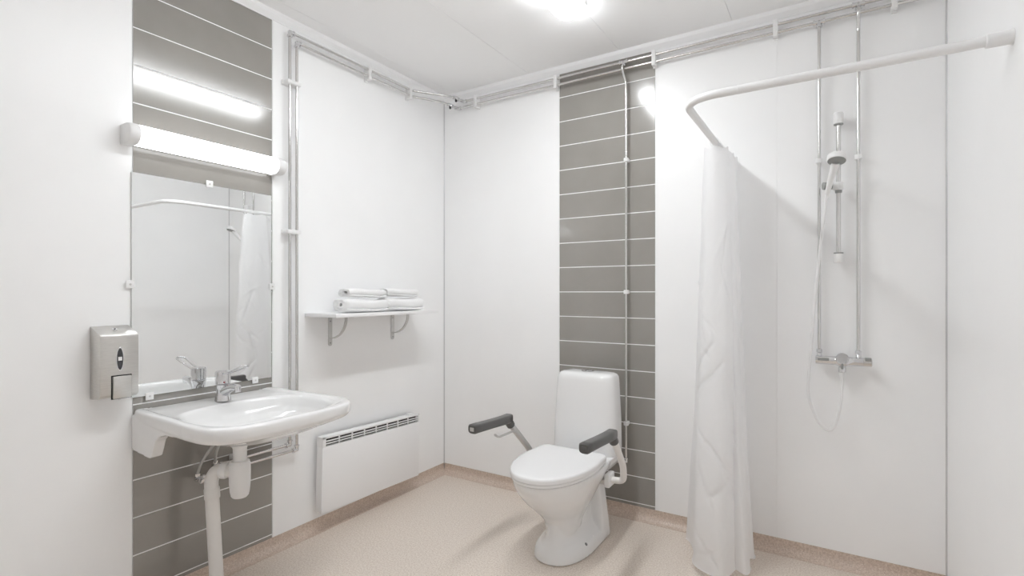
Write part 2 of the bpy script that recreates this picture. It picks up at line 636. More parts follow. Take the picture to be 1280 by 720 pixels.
N = 96
OUT = outline(0.303, 0.001, 0.655, N, pf=3.3, pb=30.0, bow=0.055)


def shrink(pts, d):
    cxm, cym = 0.30, by
    res = []
    for x, y in pts:
        hx = 0.33
        res.append((cxm + (x - cxm) * (1 - d / 0.33) if x > 0.02 else x, cym + (y - cym) * (1 - d / 0.31)))
    return res


BOWL = []
for k in range(N):
    t = 2 * PI * k / N
    c_, s_ = math.cos(t), math.sin(t)
    xm = 0.37
    L = 0.235 if c_ > 0 else 0.205
    p = 2.9
    BOWL.append((xm + L * math.copysign(abs(c_) ** (2 / p), c_), by + 0.262 * math.copysign(abs(s_) ** (2 / p), s_)))


def bowl_at(f):
    return [(0.36 + (x - 0.36) * f, by + (y - by) * f) for x, y in BOWL]


lip = lambda x, y: ZR
mb = MB()
R = [ring([(0.30 + (x - 0.36) * 0.16, by + (y - by) * 0.16) for x, y in BOWL], 0.702),
     ring(bowl_at(0.45), 0.706), ring(bowl_at(0.72), 0.716), ring(bowl_at(0.93), 0.738),
     ring(shrink(OUT, 0.030), 0.756), ring(shrink(OUT, 0.010), 0.765), ring(shrink(OUT, 0.002), 0.780), ring(OUT, 0.800),
     ring(shrink(OUT, 0.001), ZR - 0.008), ring(shrink(OUT, 0.005), ZR - 0.002), ring(shrink(OUT, 0.012), ZR),
     ring(shrink(OUT, 0.030), ZR), ring(shrink(OUT, 0.037), ZR - 0.005)]
# deck inside the raised rim, then the bowl
inner = shrink(OUT, 0.040)
R.append(ring(inner, ZR - 0.006))
R.append(ring([(x * 0.35 + a * 0.65, y * 0.35 + c * 0.65) for (x, y), (a, c) in zip(inner, bowl_at(1.03))], ZR - 0.007))
R.append(ring(bowl_at(1.02), ZR - 0.009))
for f, dz in ((0.985, 0.018), (0.955, 0.032), (0.91, 0.052), (0.83, 0.072), (0.68, 0.088), (0.45, 0.097), (0.2, 0.101), (0.06, 0.102)):
    R.append(ring(bowl_at(f), ZR - dz))
mb.loft(R)
# side brackets running down the wall
for s in (-1, 1):
    ya = by + s * 0.303
    yb = by + s * 0.262
    poly = [(0.002, 0.80), (0.002, 0.668)]
    poly += [(0.02, 0.662), (0.150, 0.652), (0.168, 0.660), (0.182, 0.690), (0.196, 0.722), (0.222, 0.744), (0.262, 0.756), (0.36, 0.762), (0.36, 0.80)]
    mb.prism(poly, 'y', ya, yb)
mb.box(0.002, 0.05, by - 0.28, by + 0.28, 0.70, 0.80)
basin = mb.build('basin_body', 'ceramic', sk)
remesh(basin, 0.0042, 5, 0.5)
basin.data.materials.clear()
basin.data.materials.append(M['ceramic'])
# overflow opening and drain
ovf = MB().lathe((0.1665, by, ZR - 0.036), (1, 0, 0.28), [(0, 0.0125), (0.004, 0.0125), (0.0055, 0.0105), (0.0055, 0.0085), (0.001, 0.0085)], 20).build('overflow_ring', 'chrome', sk)
MB().lathe((0.1690, by, ZR - 0.0355), (1, 0, 0.28), [(0, 0.0086), (0.0012, 0.0086)], 20).build('overflow_hole', 'rubber', ovf)
MB().lathe((0.36, by, ZR - 0.103), (0, 0, 1), [(0, 0.032), (0.003, 0.031), (0.004, 0.024), (0.002, 0.02)], 24).build('drain', 'chrome', sk)

# ------------------------------------------------------------------ tap
fx = 0.108
tp_ = thing('basin_tap', 'chrome mixer tap with a long loop lever on the basin', 'tap', (fx, by, ZR - 0.006))
zt = ZR - 0.0045
MB().lathe((fx, by, zt), (0, 0, 1), [(0, 0.0325), (0.004, 0.032), (0.02, 0.029), (0.045, 0.027), (0.060, 0.029), (0.066, 0.031), (0.070, 0.031)], 28).build('base', 'chrome', tp_)
sp = MB()
path = spline([(fx - 0.005, by, zt + 0.028), (fx + 0.03, by, zt + 0.048), (fx + 0.07, by, zt + 0.062), (fx + 0.118, by, zt + 0.066)], 6)
rr = [0.024 - 0.010 * i / (len(path) - 1) for i in range(len(path))]
sp.tube(path, rr, 18)
spo = sp.build('spout', 'chrome', tp_)
MB().lathe((fx + 0.110, by, zt + 0.066), (0.25, 0, -1), [(0, 0.0125), (0.018, 0.0125), (0.020, 0.010)], 18).build('aerator', 'chrome', spo)
cap = MB().lathe((fx, by, zt + 0.072), (0, 0, 1), [(0, 0.0275), (0.003, 0.0300), (0.040, 0.0305), (0.052, 0.0300), (0.056, 0.0265), (0.057, 0.012)], 28).build('cartridge_head', 'chrome', tp_)
MB().lathe((fx + 0.0285, by - 0.010, zt + 0.082), (1, -0.35, 0), [(0, 0.0042), (0.0022, 0.0042), (0.003, 0.003)], 12).build('temperature_mark', 'red', cap)
loop = fillet([(fx + 0.015, by - 0.013, zt + 0.116), (fx + 0.08, by - 0.014, zt + 0.133), (fx + 0.165, by - 0.019, zt + 0.160),
               (fx + 0.178, by, zt + 0.163), (fx + 0.165, by + 0.019, zt + 0.160), (fx + 0.08, by + 0.014, zt + 0.133), (fx + 0.015, by + 0.013, zt + 0.116)], 0.02, 6)
MB().tube(loop, 0.0042, 10).build('lever', 'chrome', tp_)
MB().tube([(fx - 0.018, by, zt + 0.04), (fx - 0.036, by, zt + 0.052), (fx - 0.046, by, zt + 0.060)], 0.003, 8).build('popup_rod', 'chrome', tp_)

# ------------------------------------------------------------------ trap, waste pipe, valves and hoses
dx = 0.238
tr_ = thing('bottle_trap', 'white plastic bottle trap with waste pipe under the basin', 'drain trap', (dx, by, 0.0))
MB().lathe((dx, by, 0.703), (0, 0, -1), [(0, 0.031), (0.045, 0.031), (0.052, 0.036), (0.060, 0.036), (0.066, 0.029), (0.075, 0.027), (0.145, 0.027)], 28).build('tailpiece', 'plastic_white', tr_)
MB().lathe((dx, by, 0.570), (0, 0, -1), [(0, 0.028), (0.001, 0.039), (0.006, 0.041), (0.030, 0.0415), (0.085, 0.041), (0.120, 0.038), (0.138, 0.034), (0.145, 0.028), (0.147, 0.01)], 32).build('cup', 'plastic_white', tr_)
MB().lathe((dx, by, 0.5795), (0, 0, -1), [(0, 0.030), (0.002, 0.037), (0.012, 0.038), (0.018, 0.036)], 28).build('union_nut', 'plastic_white', tr_)
px_, py_ = 0.150, -1.700
e0 = Vector((dx - 0.02, by - 0.018, 0.535))
e1 = Vector((0.160, -1.690, 0.540))
pth = fillet([e0, e1, (px_ + 0.0, py_ - 0.004, 0.500), (px_ + 0.045, py_ + 0.0, 0.0)], 0.045, 7)
MB().tube(pth, 0.0265, 24).build('waste_pipe', 'plastic_warm', tr_)
dd = (e1 - e0).normalized()
MB().lathe(e0 + dd * 0.022, dd, [(0, 0.030), (0.006, 0.0335), (0.022, 0.0335), (0.028, 0.030)], 26).build('collar', 'plastic_white', tr_)
MB().lathe((px_ + 0.0025, py_ - 0.003, 0.468), (0.09, 0.008, -1), [(0, 0.0285), (0.004, 0.0298), (0.04, 0.0298), (0.044, 0.0285)], 26).build('collar', 'plastic_warm', tr_)
MB().lathe((px_ + 0.0445, py_, 0.0), (0, 0, 1), [(0.0003, 0.046), (0.006, 0.044), (0.010, 0.034)], 26).build('floor_rosette', 'plastic_warm', tr_)

PX = 0.034   # pipe distance from the walls
RP = 0.0075
yA, yB = -1.256, -1.216
zA, zB_ = 2.602, 2.563
zAl, zBl = 0.519, 0.484
yAe, yBe = -1.615, -1.690


def fitting(parent, p, dirs, name='elbow', r=0.0105, L=0.022):
    mbf = MB()
    p = Vector(p)
    for d in dirs:
        d = Vector(d).normalized()
        mbf.lathe(p, d, [(-r * 0.6, r * 0.4), (-r * 0.3, r), (L * 0.75, r), (L * 0.76, r * 1.28), (L * 1.1, r * 1.28), (L * 1.15, r * 0.9)], 14)
    return mbf.build(name, 'chrome', parent)


def tubep(parent, pts, r=RP, name='pipe', m='pipe_chrome', f=0.02):
    return MB().tube(fillet(pts, f, 6) if f else pts, r, 14).build(name, m, parent)


def valve(parent, p, d, side, name='valve'):
    p = Vector(p)
    d = Vector(d).normalized()
    v = MB().lathe(p - d * 0.026, d, [(0, 0.011), (0.004, 0.0135), (0.014, 0.0135), (0.016, 0.010), (0.020, 0.0145), (0.032, 0.0145), (0.036, 0.010), (0.038, 0.0135), (0.048, 0.0135), (0.052, 0.011)], 16).build(name, 'chrome', parent)
    s = Vector(side).normalized()
    MB().lathe(p + s * 0.012, s, [(0, 0.005), (0.008, 0.005), (0.009, 0.008), (0.016, 0.008), (0.017, 0.006)], 12).build('valve_spindle', 'black', v)
    return v


# upper supply pipe: corner of the room, along the left wall, down to the basin; along the back wall to the right
up = thing('supply_pipe', 'upper chrome water pipe running round two walls below the cornice', 'pipe', (PX, yA, zA))
kA = Vector((0.183, -0.160, zA))
sA = Vector((0.200, -PX, zA))
tubep(up, [(PX, yA, zA - 0.0), (PX, -0.386, zA), (PX + 0.005, -0.36, zA), kA, sA + Vector((0.0, -0.02, 0))], f=0.05)
tubep(up, [(PX, yA, zA), (PX, yA, zAl)], f=0)
tubep(up, [(PX, yA, zAl), (PX, yAe, zAl)], f=0)
tubep(up, [(sA.x, -PX, zA), (W - 0.001, -PX, zA)], f=0)
fitting(up, (PX, yA, zA), [(0, 1, 0), (0, 0, -1)])
fitting(up, (PX, yA, zAl), [(0, -1, 0), (0, 0, 1)])
fitting(up, sA, [(1, 0, 0), (0, -1, 0)])
valve(up, (0.194, -0.108, zA), (0.12, 1, 0), (0.2, -0.3, -0.6))
# lower supply pipe
lo = thing('supply_pipe', 'lower chrome water pipe parallel beneath the cornice pipe on both walls', 'pipe', (PX, yB, zB_))
kB = Vector((0.135, -0.190, zB_))
sB = Vector((0.150, -PX, zB_))
tubep(lo, [(PX, yB, zB_), (PX, -0.386, zB_), (PX + 0.005, -0.36, zB_), kB, sB + Vector((0, -0.02, 0))], f=0.05)
tubep(lo, [(PX, yB, zB_), (PX, yB, zBl)], f=0)
tubep(lo, [(PX, yB, zBl), (PX, yBe, zBl)], f=0)
tubep(lo, [(sB.x, -PX, zB_), (W - 0.001, -PX, zB_)], f=0)
fitting(lo, (PX, yB, zB_), [(0, 1, 0), (0, 0, -1)])
fitting(lo, (PX, yB, zBl), [(0, -1, 0), (0, 0, 1)])
fitting(lo, sB, [(1, 0, 0), (0, -1, 0)])
valve(lo, (0.145, -0.110, zB_), (0.1, 1, 0), (0.2, -0.3, -0.6))


# angle valves with flexible hoses to the tap
def stop_valve(y, z, label, hose):
    v = thing('stop_valve', label, 'valve', (PX, y, z), 'stop valves under the basin')
    MB().lathe((PX, y + 0.018, z), (0, -1, 0), [(0, 0.0125), (0.012, 0.0125), (0.013, 0.0095), (0.028, 0.0105), (0.040, 0.0095)], 14).build('body', 'chrome', v)
    k = MB().lathe((PX, y - 0.010, z), (1, 0, -0.1), [(0, 0.008), (0.018, 0.008), (0.019, 0.0125), (0.034, 0.0125), (0.036, 0.009)], 14).build('knob', 'chrome', v)
    MB().lathe((PX, y - 0.012, z), (0.15, 0, 1), [(0, 0.008), (0.012, 0.008), (0.013, 0.0105), (0.024, 0.0105), (0.026, 0.007)], 6).build('nut', 'chrome', v)
    MB().tube(spline(hose, 8), 0.0062, 10).build('hose', 'hose_grey', v)
    return v


stop_valve(yBe, zBl, 'chrome stop valve with grey hose on the lower pipe end beside the waste pipe',
           [(PX + 0.003, yBe - 0.012, zBl + 0.02), (0.06, yBe - 0.005, 0.56), (0.085, by - 0.02, 0.64), (0.10, by - 0.012, 0.70)])
stop_valve(yAe, zAl, 'chrome stop valve with curved grey hose on the shorter upper pipe end',
           [(PX + 0.003, yAe - 0.012, zAl + 0.02), (0.055, yAe - 0.022, 0.545), (0.085, yAe - 0.03, 0.60), (0.115, by + 0.012, 0.70)])


# pipe clips
def clip(kind, u, label, z=None):
    """kind 'lh': horizontal pair on left wall at y=u; 'lv': vertical pair on the left wall at height u; 'bh' on back wall at x=u"""
    if kind == 'lh':
        c = thing('pipe_clip', label, 'pipe clip', (0, u, zB_), 'white pipe clips')
        MB().box(0.0003, 0.012, u - 0.011, u + 0.011, zB_ - 0.026, zA + 0.024, bev=0.002).build('clip_base', 'plastic_white', c)
        MB().box(0.012, PX + 0.014, u - 0.010, u + 0.010, zB_ - 0.020, zA + 0.018, bev=0.004).build('clip_jaw', 'plastic_white', c)
    elif kind == 'lv':
        c = thing('pipe_clip', label, 'pipe clip', (0, yA, u), 'white pipe clips')
        MB().box(0.0003, 0.012, yA - 0.026, yB + 0.022, u - 0.011, u + 0.011, bev=0.002).build('clip_base', 'plastic_white', c)
        MB().box(0.012, PX + 0.014, yA - 0.019, yB + 0.018, u - 0.010, u + 0.010, bev=0.004).build('clip_jaw', 'plastic_white', c)
    elif kind == 'bl':
        c = thing('pipe_clip', label, 'pipe clip', (0, u, zBl), 'white pipe clips')
        MB().box(0.0003, 0.012, u - 0.011, u + 0.011, zBl - 0.024, zAl + 0.022, bev=0.002).build('clip_base', 'plastic_white', c)
        MB().box(0.012, PX + 0.014, u - 0.010, u + 0.010, zBl - 0.018, zAl + 0.017, bev=0.004).build('clip_jaw', 'plastic_white', c)
    elif kind == 'bh':
        c = thing('pipe_clip', label, 'pipe clip', (u, 0, zB_), 'white pipe clips')
        MB().box(u - 0.012, u + 0.012, -0.012, -0.0003, zB_ - 0.026, zA + 0.024, bev=0.002).build('clip_base', 'plastic_white', c)
        MB().box(u - 0.011, u + 0.011, -PX - 0.014, -0.012, zB_ - 0.021, zA + 0.020, bev=0.003).build('clip_jaw', 'plastic_white', c)
    elif kind == 's':
        x, zz = u, z
        c = thing('pipe_clip', label, 'pipe clip', (x, 0, zz), 'white pipe clips')
        MB().box(x - 0.010, x + 0.010, -0.018, -0.0003, zz - 0.009, zz + 0.009, bev=0.002).build('clip_base', 'plastic_white', c)
        MB().lathe((x, -PX, zz - 0.011), (0, 0, 1), [(0, 0.012), (0.002, 0.0145), (0.020, 0.0145), (0.022, 0.012)], 18).build('clip_jaw', 'plastic_white', c)
    return c


clip('lv', 2.350, 'white double pipe clip on the twin vertical pipes above the lamp\'s height')
clip('lv', 1.594, 'white double pipe clip on the twin vertical pipes beside the mirror')
clip('lh', -0.731, 'white double pipe clip midway along the left wall\'s ceiling pipes')
clip('lh', -0.386, 'white double pipe clip on the left wall where pipes bend to the corner')
clip('bl', -1.535, 'white double pipe clip on the low pipes behind the bottle trap')
clip('bh', 0.305, 'white double pipe clip on the back wall near the corner valves')
clip('bh', 0.912, 'white double pipe clip at the tiled strip\'s edge towards the room corner')
clip('bh', 1.520, 'white double pipe clip at the tiled strip\'s edge towards the shower')
clip('bh', 2.121, 'white double pipe clip between the curtain and the shower pipes')
clip('bh', 2.592, 'white double pipe clip beyond the shower pipes by the right wall')

# toilet supply pipe
tx = 1.361
tpipe = thing('toilet_pipe', 'thin chrome pipe running down the dark tiled strip to the toilet', 'pipe', (tx, 0, 0.32))
fitting(tpipe, (1.346, -PX, zA), [(-1, 0, 0), (1, 0, 0), (0, 0, -1)], 'tee')
MB().tube(spline([(1.346, -PX, zA - 0.02), (1.346, -PX - 0.019, zB_ + 0.012), (1.346, -PX - 0.020, zB_ - 0.012), (1.357, -PX, zB_ - 0.075), (tx - 0.001, -PX, zB_ - 0.12), (tx, -PX, zB_ - 0.17)], 6)
          + [Vector((tx, -PX, 0.335))], 0.0068, 14).build('pipe', 'pipe_chrome', tpipe)
fitting(tpipe, (tx, -PX, 0.325), [(0, 0, 1), (-0.6, -0.5, 0)], 'elbow', 0.0105, 0.02)
MB().tube([(tx, -PX, 0.325), (tx - 0.06, -PX - 0.045, 0.322)], 0.0062, 10).build('connector', 'pipe_chrome', tpipe)
for z, s in ((2.042, 'at the top of'), (1.290, 'halfway up'), (0.541, 'beside the cistern on')):
    clip('s', tx, 'small white clip holding the toilet pipe ' + s + ' the tiled strip', z)

# shower drops
for x, ztop, lab, low in ((2.305, zB_, 'chrome shower drop pipe from the lower supply pipe to the mixer', True),
                          (2.459, zA, 'chrome shower drop pipe from the upper supply pipe crossing the lower', False)):
    sp_ = thing('shower_pipe', lab, 'pipe', (x, 0, 1.0))
    fitting(sp_, (x, -PX, ztop), [(-1, 0, 0), (1, 0, 0), (0, 0, -1)], 'tee')
    if low:
        pts = [(x, -PX, ztop), (x, -PX, 1.0)]
        MB().tube(pts, RP, 14).build('pipe', 'pipe_chrome', sp_)
    else:
        pts = spline([(x, -PX, ztop - 0.01), (x, -PX - 0.020, zB_ + 0.012), (x, -PX - 0.021, zB_ - 0.012), (x, -PX, zB_ - 0.075), (x, -PX, zB_ - 0.12)], 6) + [Vector((x, -PX, 1.0))]
        MB().tube(pts, RP, 14).build('pipe', 'pipe_chrome', sp_)
    MB().lathe((x, -PX - 0.004, 1.022), (0, 0, -1), [(0, 0.009), (0.002, 0.0125), (0.016, 0.0135), (0.018, 0.010), (0.030, 0.010)], 6).build('union_nut', 'chrome', sp_)
clip('s', 2.305, 'small white clip on the shower pipe towards the curtain', 1.908)
clip('s', 2.459, 'small white clip on the shower pipe towards the right wall', 1.905)

# ------------------------------------------------------------------ shelf, brackets, towels
sh = thing('wall_shelf', 'narrow white shelf board on two curved brackets', 'shelf', (0, -0.75, 1.158))
MB().box(0.0006, 0.250, -1.145, -0.358, 1.159, 1.178, bev=0.0015).build('board', 'metal_white', sh)
for y in (-0.985, -0.510):
    br = MB()
    st = [(0.0, 0)]
    strap = [(y - 0.0125, 1.1585), (y + 0.0125, 1.1585)]
    for k in range(9):
        t = PI * k / 8
        strap.append((y + 0.0125 * math.cos(t), 1.004 - 0.0125 * math.sin(t)))
    br.prism(strap, 'x', 0.0006, 0.0046)
    br.box(0.0006, 0.185, y - 0.0125, y + 0.0125, 1.1545, 1.1588)
    arc = []
    for k in range(17):
        t = PI / 2 * k / 16
        arc.append((0.005 + 0.128 * math.sin(t), y, 1.152 - 0.118 * math.cos(t)))
    for s in (-1, 1):
        pass
    A = []
    ringlist = []
    for i, (x, yy, z) in enumerate(arc):
        t = PI / 2 * i / 16
        nx, nz = math.sin(t), -math.cos(t)
        ringlist.append([(x + nx * 0.0025, y - 0.009, z + nz * 0.0025), (x + nx * 0.0025, y + 0.009, z + nz * 0.0025),
                         (x - nx * 0.0025, y + 0.009, z - nz * 0.0025), (x - nx * 0.0025, y - 0.009, z - nz * 0.0025)])
    br.loft(ringlist)
    bo = br.build('bracket', 'grey_metal', sh, angle=25)
    for z in (1.128, 1.008):
        MB().lathe((0.0045, y, z), (1, 0, 0), [(0, 0.0042), (0.0012, 0.0036)], 10).build('screw', 'rubber', bo)


def towel(y0, y1, x, zb, ax, az, seed, label, turns=2.6):
    """rolled towel: a flattened spiral sheet carried along y"""
    o = None
    cz = zb + az
    nseg = 96
    ny = 16
    rnd = random.Random(seed)
    ph = rnd.random() * 6
    mbt = MB()
    outer, innr = [], []
    for i in range(nseg + 1):
        f = i / nseg
        t = 2 * PI * turns * f + PI * 0.62 + (0.0)
        k = 0.30 + 0.70 * f
        th = 0.15
        def pt(k_):
            c_, s_ = math.cos(t), math.sin(t)
            pw = 0.72
            return (ax * k_ * math.copysign(abs(c_) ** pw, c_), az * k_ * math.copysign(abs(s_) ** pw, s_))
        outer.append(pt(k))
        innr.append(pt(max(0.02, k - 0.235)))
    sect = outer + list(reversed(innr))
    rings_ = []
    for j in range(ny + 1):
        f = j / ny
        y = y0 + (y1 - y0) * f
        edge = min(f, 1 - f) * (y1 - y0)
        rnd_s = 1 - 0.10 * max(0, 1 - edge / 0.025) ** 2
        ring_ = []
        for q, (dx_, dz_) in enumerate(sect):
            v = Vector((dx_ * 20, y * 14 + seed, dz_ * 20))
            n_ = noise.noise(v) * 0.0035
            yy = y + (noise.noise(Vector((dx_ * 30 + seed, dz_ * 30, 4.0))) * 0.010 if j in (0, ny) else 0)
            zz = cz + dz_ * rnd_s + n_ + 0.003 * math.sin(f * 5 + ph)
            ring_.append((x + dx_ * rnd_s + n_ + 0.004 * math.sin(f * 4 + ph * 2), yy, max(zz, zb + 0.0004)))
        rings_.append(ring_)
    mbt.loft(rings_, False, False)
    # ends: quads between outer and inner edge of the sheet
    bm = mbt.bm
    bm.verts.ensure_lookup_table()
    m_ = len(sect)
    for base in (0, ny * m_):
        for i in range(nseg):
            bm.faces.new((bm.verts[base + i], bm.verts[base + i + 1], bm.verts[base + m_ - 2 - i], bm.verts[base + m_ - 1 - i]))
    t_ = mbt.build('towel', 'towel', loc=(x, (y0 + y1) / 2, zb), angle=80)
    tag(t_, label, 'towel', 'rolled towels on the shelf')
    return t_


ZS = 1.1785
towel(-1.050, -0.762, 0.165, ZS, 0.075, 0.039, 3, 'thick rolled white towel on the shelf board, lower roll nearer the basin')
towel(-0.752, -0.455, 0.160, ZS, 0.075, 0.041, 8, 'thick rolled white towel on the shelf board, lower roll nearer the room corner')
towel(-1.010, -0.742, 0.145, ZS + 0.0795, 0.062, 0.026, 14, 'thin rolled white towel lying on top of the roll nearer the basin')
towel(-0.728, -0.465, 0.140, ZS + 0.0825, 0.060, 0.026, 21, 'thin rolled white towel lying on top of the roll nearer the corner')

# ------------------------------------------------------------------ convector heater (hangs a little askew)
hy0, hy1 = -1.100, -0.352
hz0, hz1 = 0.112, 0.512
he = thing('convector_heater', 'flat white electric panel heater with slotted grille on the wall', 'heater', (0.0, (hy0 + hy1) / 2, (hz0 + hz1) / 2))
XF = 0.082
gz0, gz1 = hz1 - 0.052, hz1 - 0.012
gy0, gy1 = hy0 + 0.022, hy1 - 0.014
hb = MB()
hb.box(0.030, XF - 0.004, hy0 + 0.003, hy1 - 0.003, hz0 + 0.004, gz0, bev=0.003)
hb.box(0.030, XF - 0.004, hy0 + 0.003, gy0, gz0 - 0.006, hz1 - 0.003, bev=0.003)
hb.box(0.030, XF - 0.004, gy1, hy1 - 0.003, gz0 - 0.006, hz1 - 0.003, bev=0.003)
hb.box(0.030, XF - 0.004, hy0 + 0.003, hy1 - 0.003, gz1, hz1 - 0.002, bev=0.003)
hb.build('casing', 'metal_white', he)
MB().box(0.028, 0.060, gy0 - 0.004, gy1 + 0.004, gz0 - 0.004, gz1 + 0.004).build('grille_back', 'slot_dark', he)
fp = MB()
fp.box(XF - 0.010, XF, hy0, hy1, hz0, gz0, bev=0.0025)
fp.box(XF - 0.010, XF, hy0, gy0, gz0 - 0.005, hz1, bev=0.0025)
fp.box(XF - 0.010, XF, gy1, hy1, gz0 - 0.005, hz1, bev=0.0025)
fp.box(XF - 0.010, XF, hy0, hy1, gz1, hz1, bev=0.0025)
fp.build('front_panel', 'metal_white', he)
nslot = 3
hgt = (gz1 - gz0) / nslot
for i in range(1, nslot):
    zc = gz0 + hgt * i
    MB().box(XF - 0.010, XF - 0.0006, gy0 - 0.001, gy1 + 0.001, zc - 0.0026, zc + 0.0026, bev=0.0008, seg=1).build('grille_slat', 'metal_white', he)
for i in range(1, 8):
    yc_ = gy0 + (gy1 - gy0) * i / 8
    MB().box(XF - 0.010, XF - 0.0004, yc_ - 0.0022, yc_ + 0.0022, gz0 - 0.001, gz1 + 0.001, bev=0.0008, seg=1).build('grille_bar', 'metal_white', he)
MB().box(0.040, 0.066, hy1 - 0.085, hy1 - 0.05, hz1 - 0.003, hz1 + 0.008, bev=0.002).build('thermostat', 'plastic_white', he)
for y in (hy0 + 0.15, hy1 - 0.15):
    MB().box(0.0005, 0.032, y - 0.03, y + 0.03, hz0 + 0.06, hz1 - 0.08, bev=0.002).build('wall_mount', 'grey_metal', he)
he.rotation_euler = (math.radians(-1.5), 0, 0)

# ------------------------------------------------------------------ toilet
cxT = 1.215
to = thing('toilet', 'white ceramic toilet with cistern, lid and two grey armrests', 'toilet', (cxT, -0.45, 0))


def egg(hw, yb, yf, n=64, pf=2.2, pb=5.0, ym=None):
    """plan outline, front (towards -y) rounded, back squarer"""
    ym = (yb + (yf - yb) * 0.45) if ym is None else ym
    pts = []
    for k in range(n):
        t = 2 * PI * k / n
        c_, s_ = math.cos(t), math.sin(t)
        p = pf if s_ < 0 else pb
        L = (ym - yf) if s_ < 0 else (yb - ym)
        pts.append((cxT + hw * math.copysign(abs(c_) ** (2 / p), c_), ym + L * math.copysign(abs(s_) ** (2 / p), s_)))
    return pts


def dense(rows, m=5):
    """smoothly interpolate a stack of section parameters"""
    n_ = len(rows)
    res = []
    for i in range(n_ - 1):
        P = [rows[max(0, i - 1)], rows[i], rows[i + 1], rows[min(n_ - 1, i + 2)]]
        for k in range(m):
            t = k / m
            res.append(tuple(0.5 * (2 * b1 + (c1 - a1) * t + (2 * a1 - 5 * b1 + 4 * c1 - d1) * t * t + (3 * b1 - a1 - 3 * c1 + d1) * t ** 3)
                             for a1, b1, c1, d1 in zip(*P)))
    res.append(rows[-1])
    return res


tb = MB()
rings = []
for z, hw, yb, yf, p in dense(((0.004, 0.050, -0.47, -0.62, 2.4), (0.10, 0.070, -0.47, -0.64, 2.4), (0.16, 0.084, -0.46, -0.655, 2.3), (0.20, 0.102, -0.45, -0.690, 2.2),
                         (0.25, 0.128, -0.44, -0.752, 2.15), (0.30, 0.152, -0.42, -0.812, 2.1), (0.35, 0.171, -0.38, -0.862, 2.1), (0.385, 0.182, -0.34, -0.887, 2.1),
                         (0.405, 0.187, -0.30, -0.897, 2.1), (0.424, 0.188, -0.30, -0.899, 2.1))):
    rings.append([(x, y, z) for x, y in egg(hw, yb, yf, pf=p)])
tb.loft(rings)
# flared foot
rings = []
for z, hw, yb, yf in dense(((0.002, 0.142, -0.250, -0.722), (0.030, 0.139, -0.252, -0.716), (0.055, 0.124, -0.256, -0.702), (0.075, 0.098, -0.26, -0.690), (0.11, 0.074, -0.265, -0.675), (0.19, 0.060, -0.27, -0.660), (0.26, 0.055, -0.28, -0.65))):
    rings.append([(x, y, z) for x, y in egg(hw, yb, yf, pf=2.3, pb=8)])
tb.loft(rings)
# rear column with flat sides
rings = []
for z, hw, yb, yf in dense(((0.003, 0.140, -0.245, -0.375), (0.12, 0.126, -0.250, -0.355), (0.26, 0.110, -0.255, -0.350), (0.34, 0.108, -0.255, -0.365), (0.40, 0.125, -0.25, -0.42))):
    rings.append([(x, y, z) for x, y in egg(hw, yb, yf, pf=7, pb=9)])
tb.loft(rings)
# rear deck carrying the cistern
rings = []
for z, hw, yb, yf in ((0.345, 0.120, -0.20, -0.50), (0.365, 0.158, -0.172, -0.52), (0.395, 0.174, -0.164, -0.54), (0.426, 0.176, -0.162, -0.55)):
    rings.append([(x, y, z) for x, y in egg(hw, yb, yf, pf=6, pb=7)])
tb.loft(rings)
body = tb.build('bowl', 'ceramic', to)
remesh(body, 0.0045, 5, 0.5)
body.data.materials.clear()
body.data.materials.append(M['ceramic'])
# cistern
ct = MB()
rings = []
for z, hw, yb, yf, p in ((0.424, 0.176, -0.165, -0.336, 4.5), (0.438, 0.180, -0.162, -0.340, 4.2), (0.60, 0.177, -0.160, -0.336, 4.0), (0.76, 0.168, -0.160, -0.329, 3.9), (0.815, 0.164, -0.160, -0.326, 3.8),
                         (0.833, 0.161, -0.161, -0.323, 3.6), (0.845, 0.153, -0.167, -0.315, 3.4), (0.852, 0.136, -0.179, -0.301, 3.2), (0.855, 0.09, -0.204, -0.278, 3.0)):
    rings.append([(x, y, z) for x, y in egg(hw, yb, yf, pf=p, pb=6, ym=(yb + yf) / 2 + 0.0)])
ct.loft(rings)
co = ct.build('cistern', 'ceramic', to, angle=60)
pl = MB().lathe((cxT, -0.240, 0.8535), (0, 0, 1), [(0, 0.036), (0.004, 0.036), (0.006, 0.032), (0.006, 0.01)], 28).build('flush_plate', 'chrome', co)
for s in (-1, 1):
    MB().prism([(cxT + s * 0.002 + s * 0.026 * math.sin(PI * k / 10), -0.240 + 0.026 * math.cos(PI * k / 10)) for k in range(11)], 'z', 0.8595, 0.863, bev=0.001).build('flush_button', 'chrome', pl)


# seat and lid
def dshape(hw, yb, yf, sc=0.0):
    pts = []
    n_ = 40
    r = 0.035
    ym = yb - 0.17
    for k in range(n_ + 1):
        t = PI * k / n_
        c_, s_ = math.cos(t), math.sin(t)
        pts.append((cxT + (hw - sc) * math.copysign(abs(c_) ** (2 / 2.25), c_), ym - (ym - yf - sc) * abs(s_) ** (2 / 2.05)))
    # from the left side to the back with rounded corners, then the right
    hwb = hw - sc - 0.012
    ybk = yb - sc
    for k in range(8):
        t = PI / 2 * k / 7
        pts.append((cxT - hwb + r - r * math.cos(t), ybk - r + r * math.sin(t)))
    for k in range(8):
        t = PI / 2 * k / 7
        pts.append((cxT + hwb - r + r * math.sin(t), ybk - r + r * math.cos(t)))
    return pts


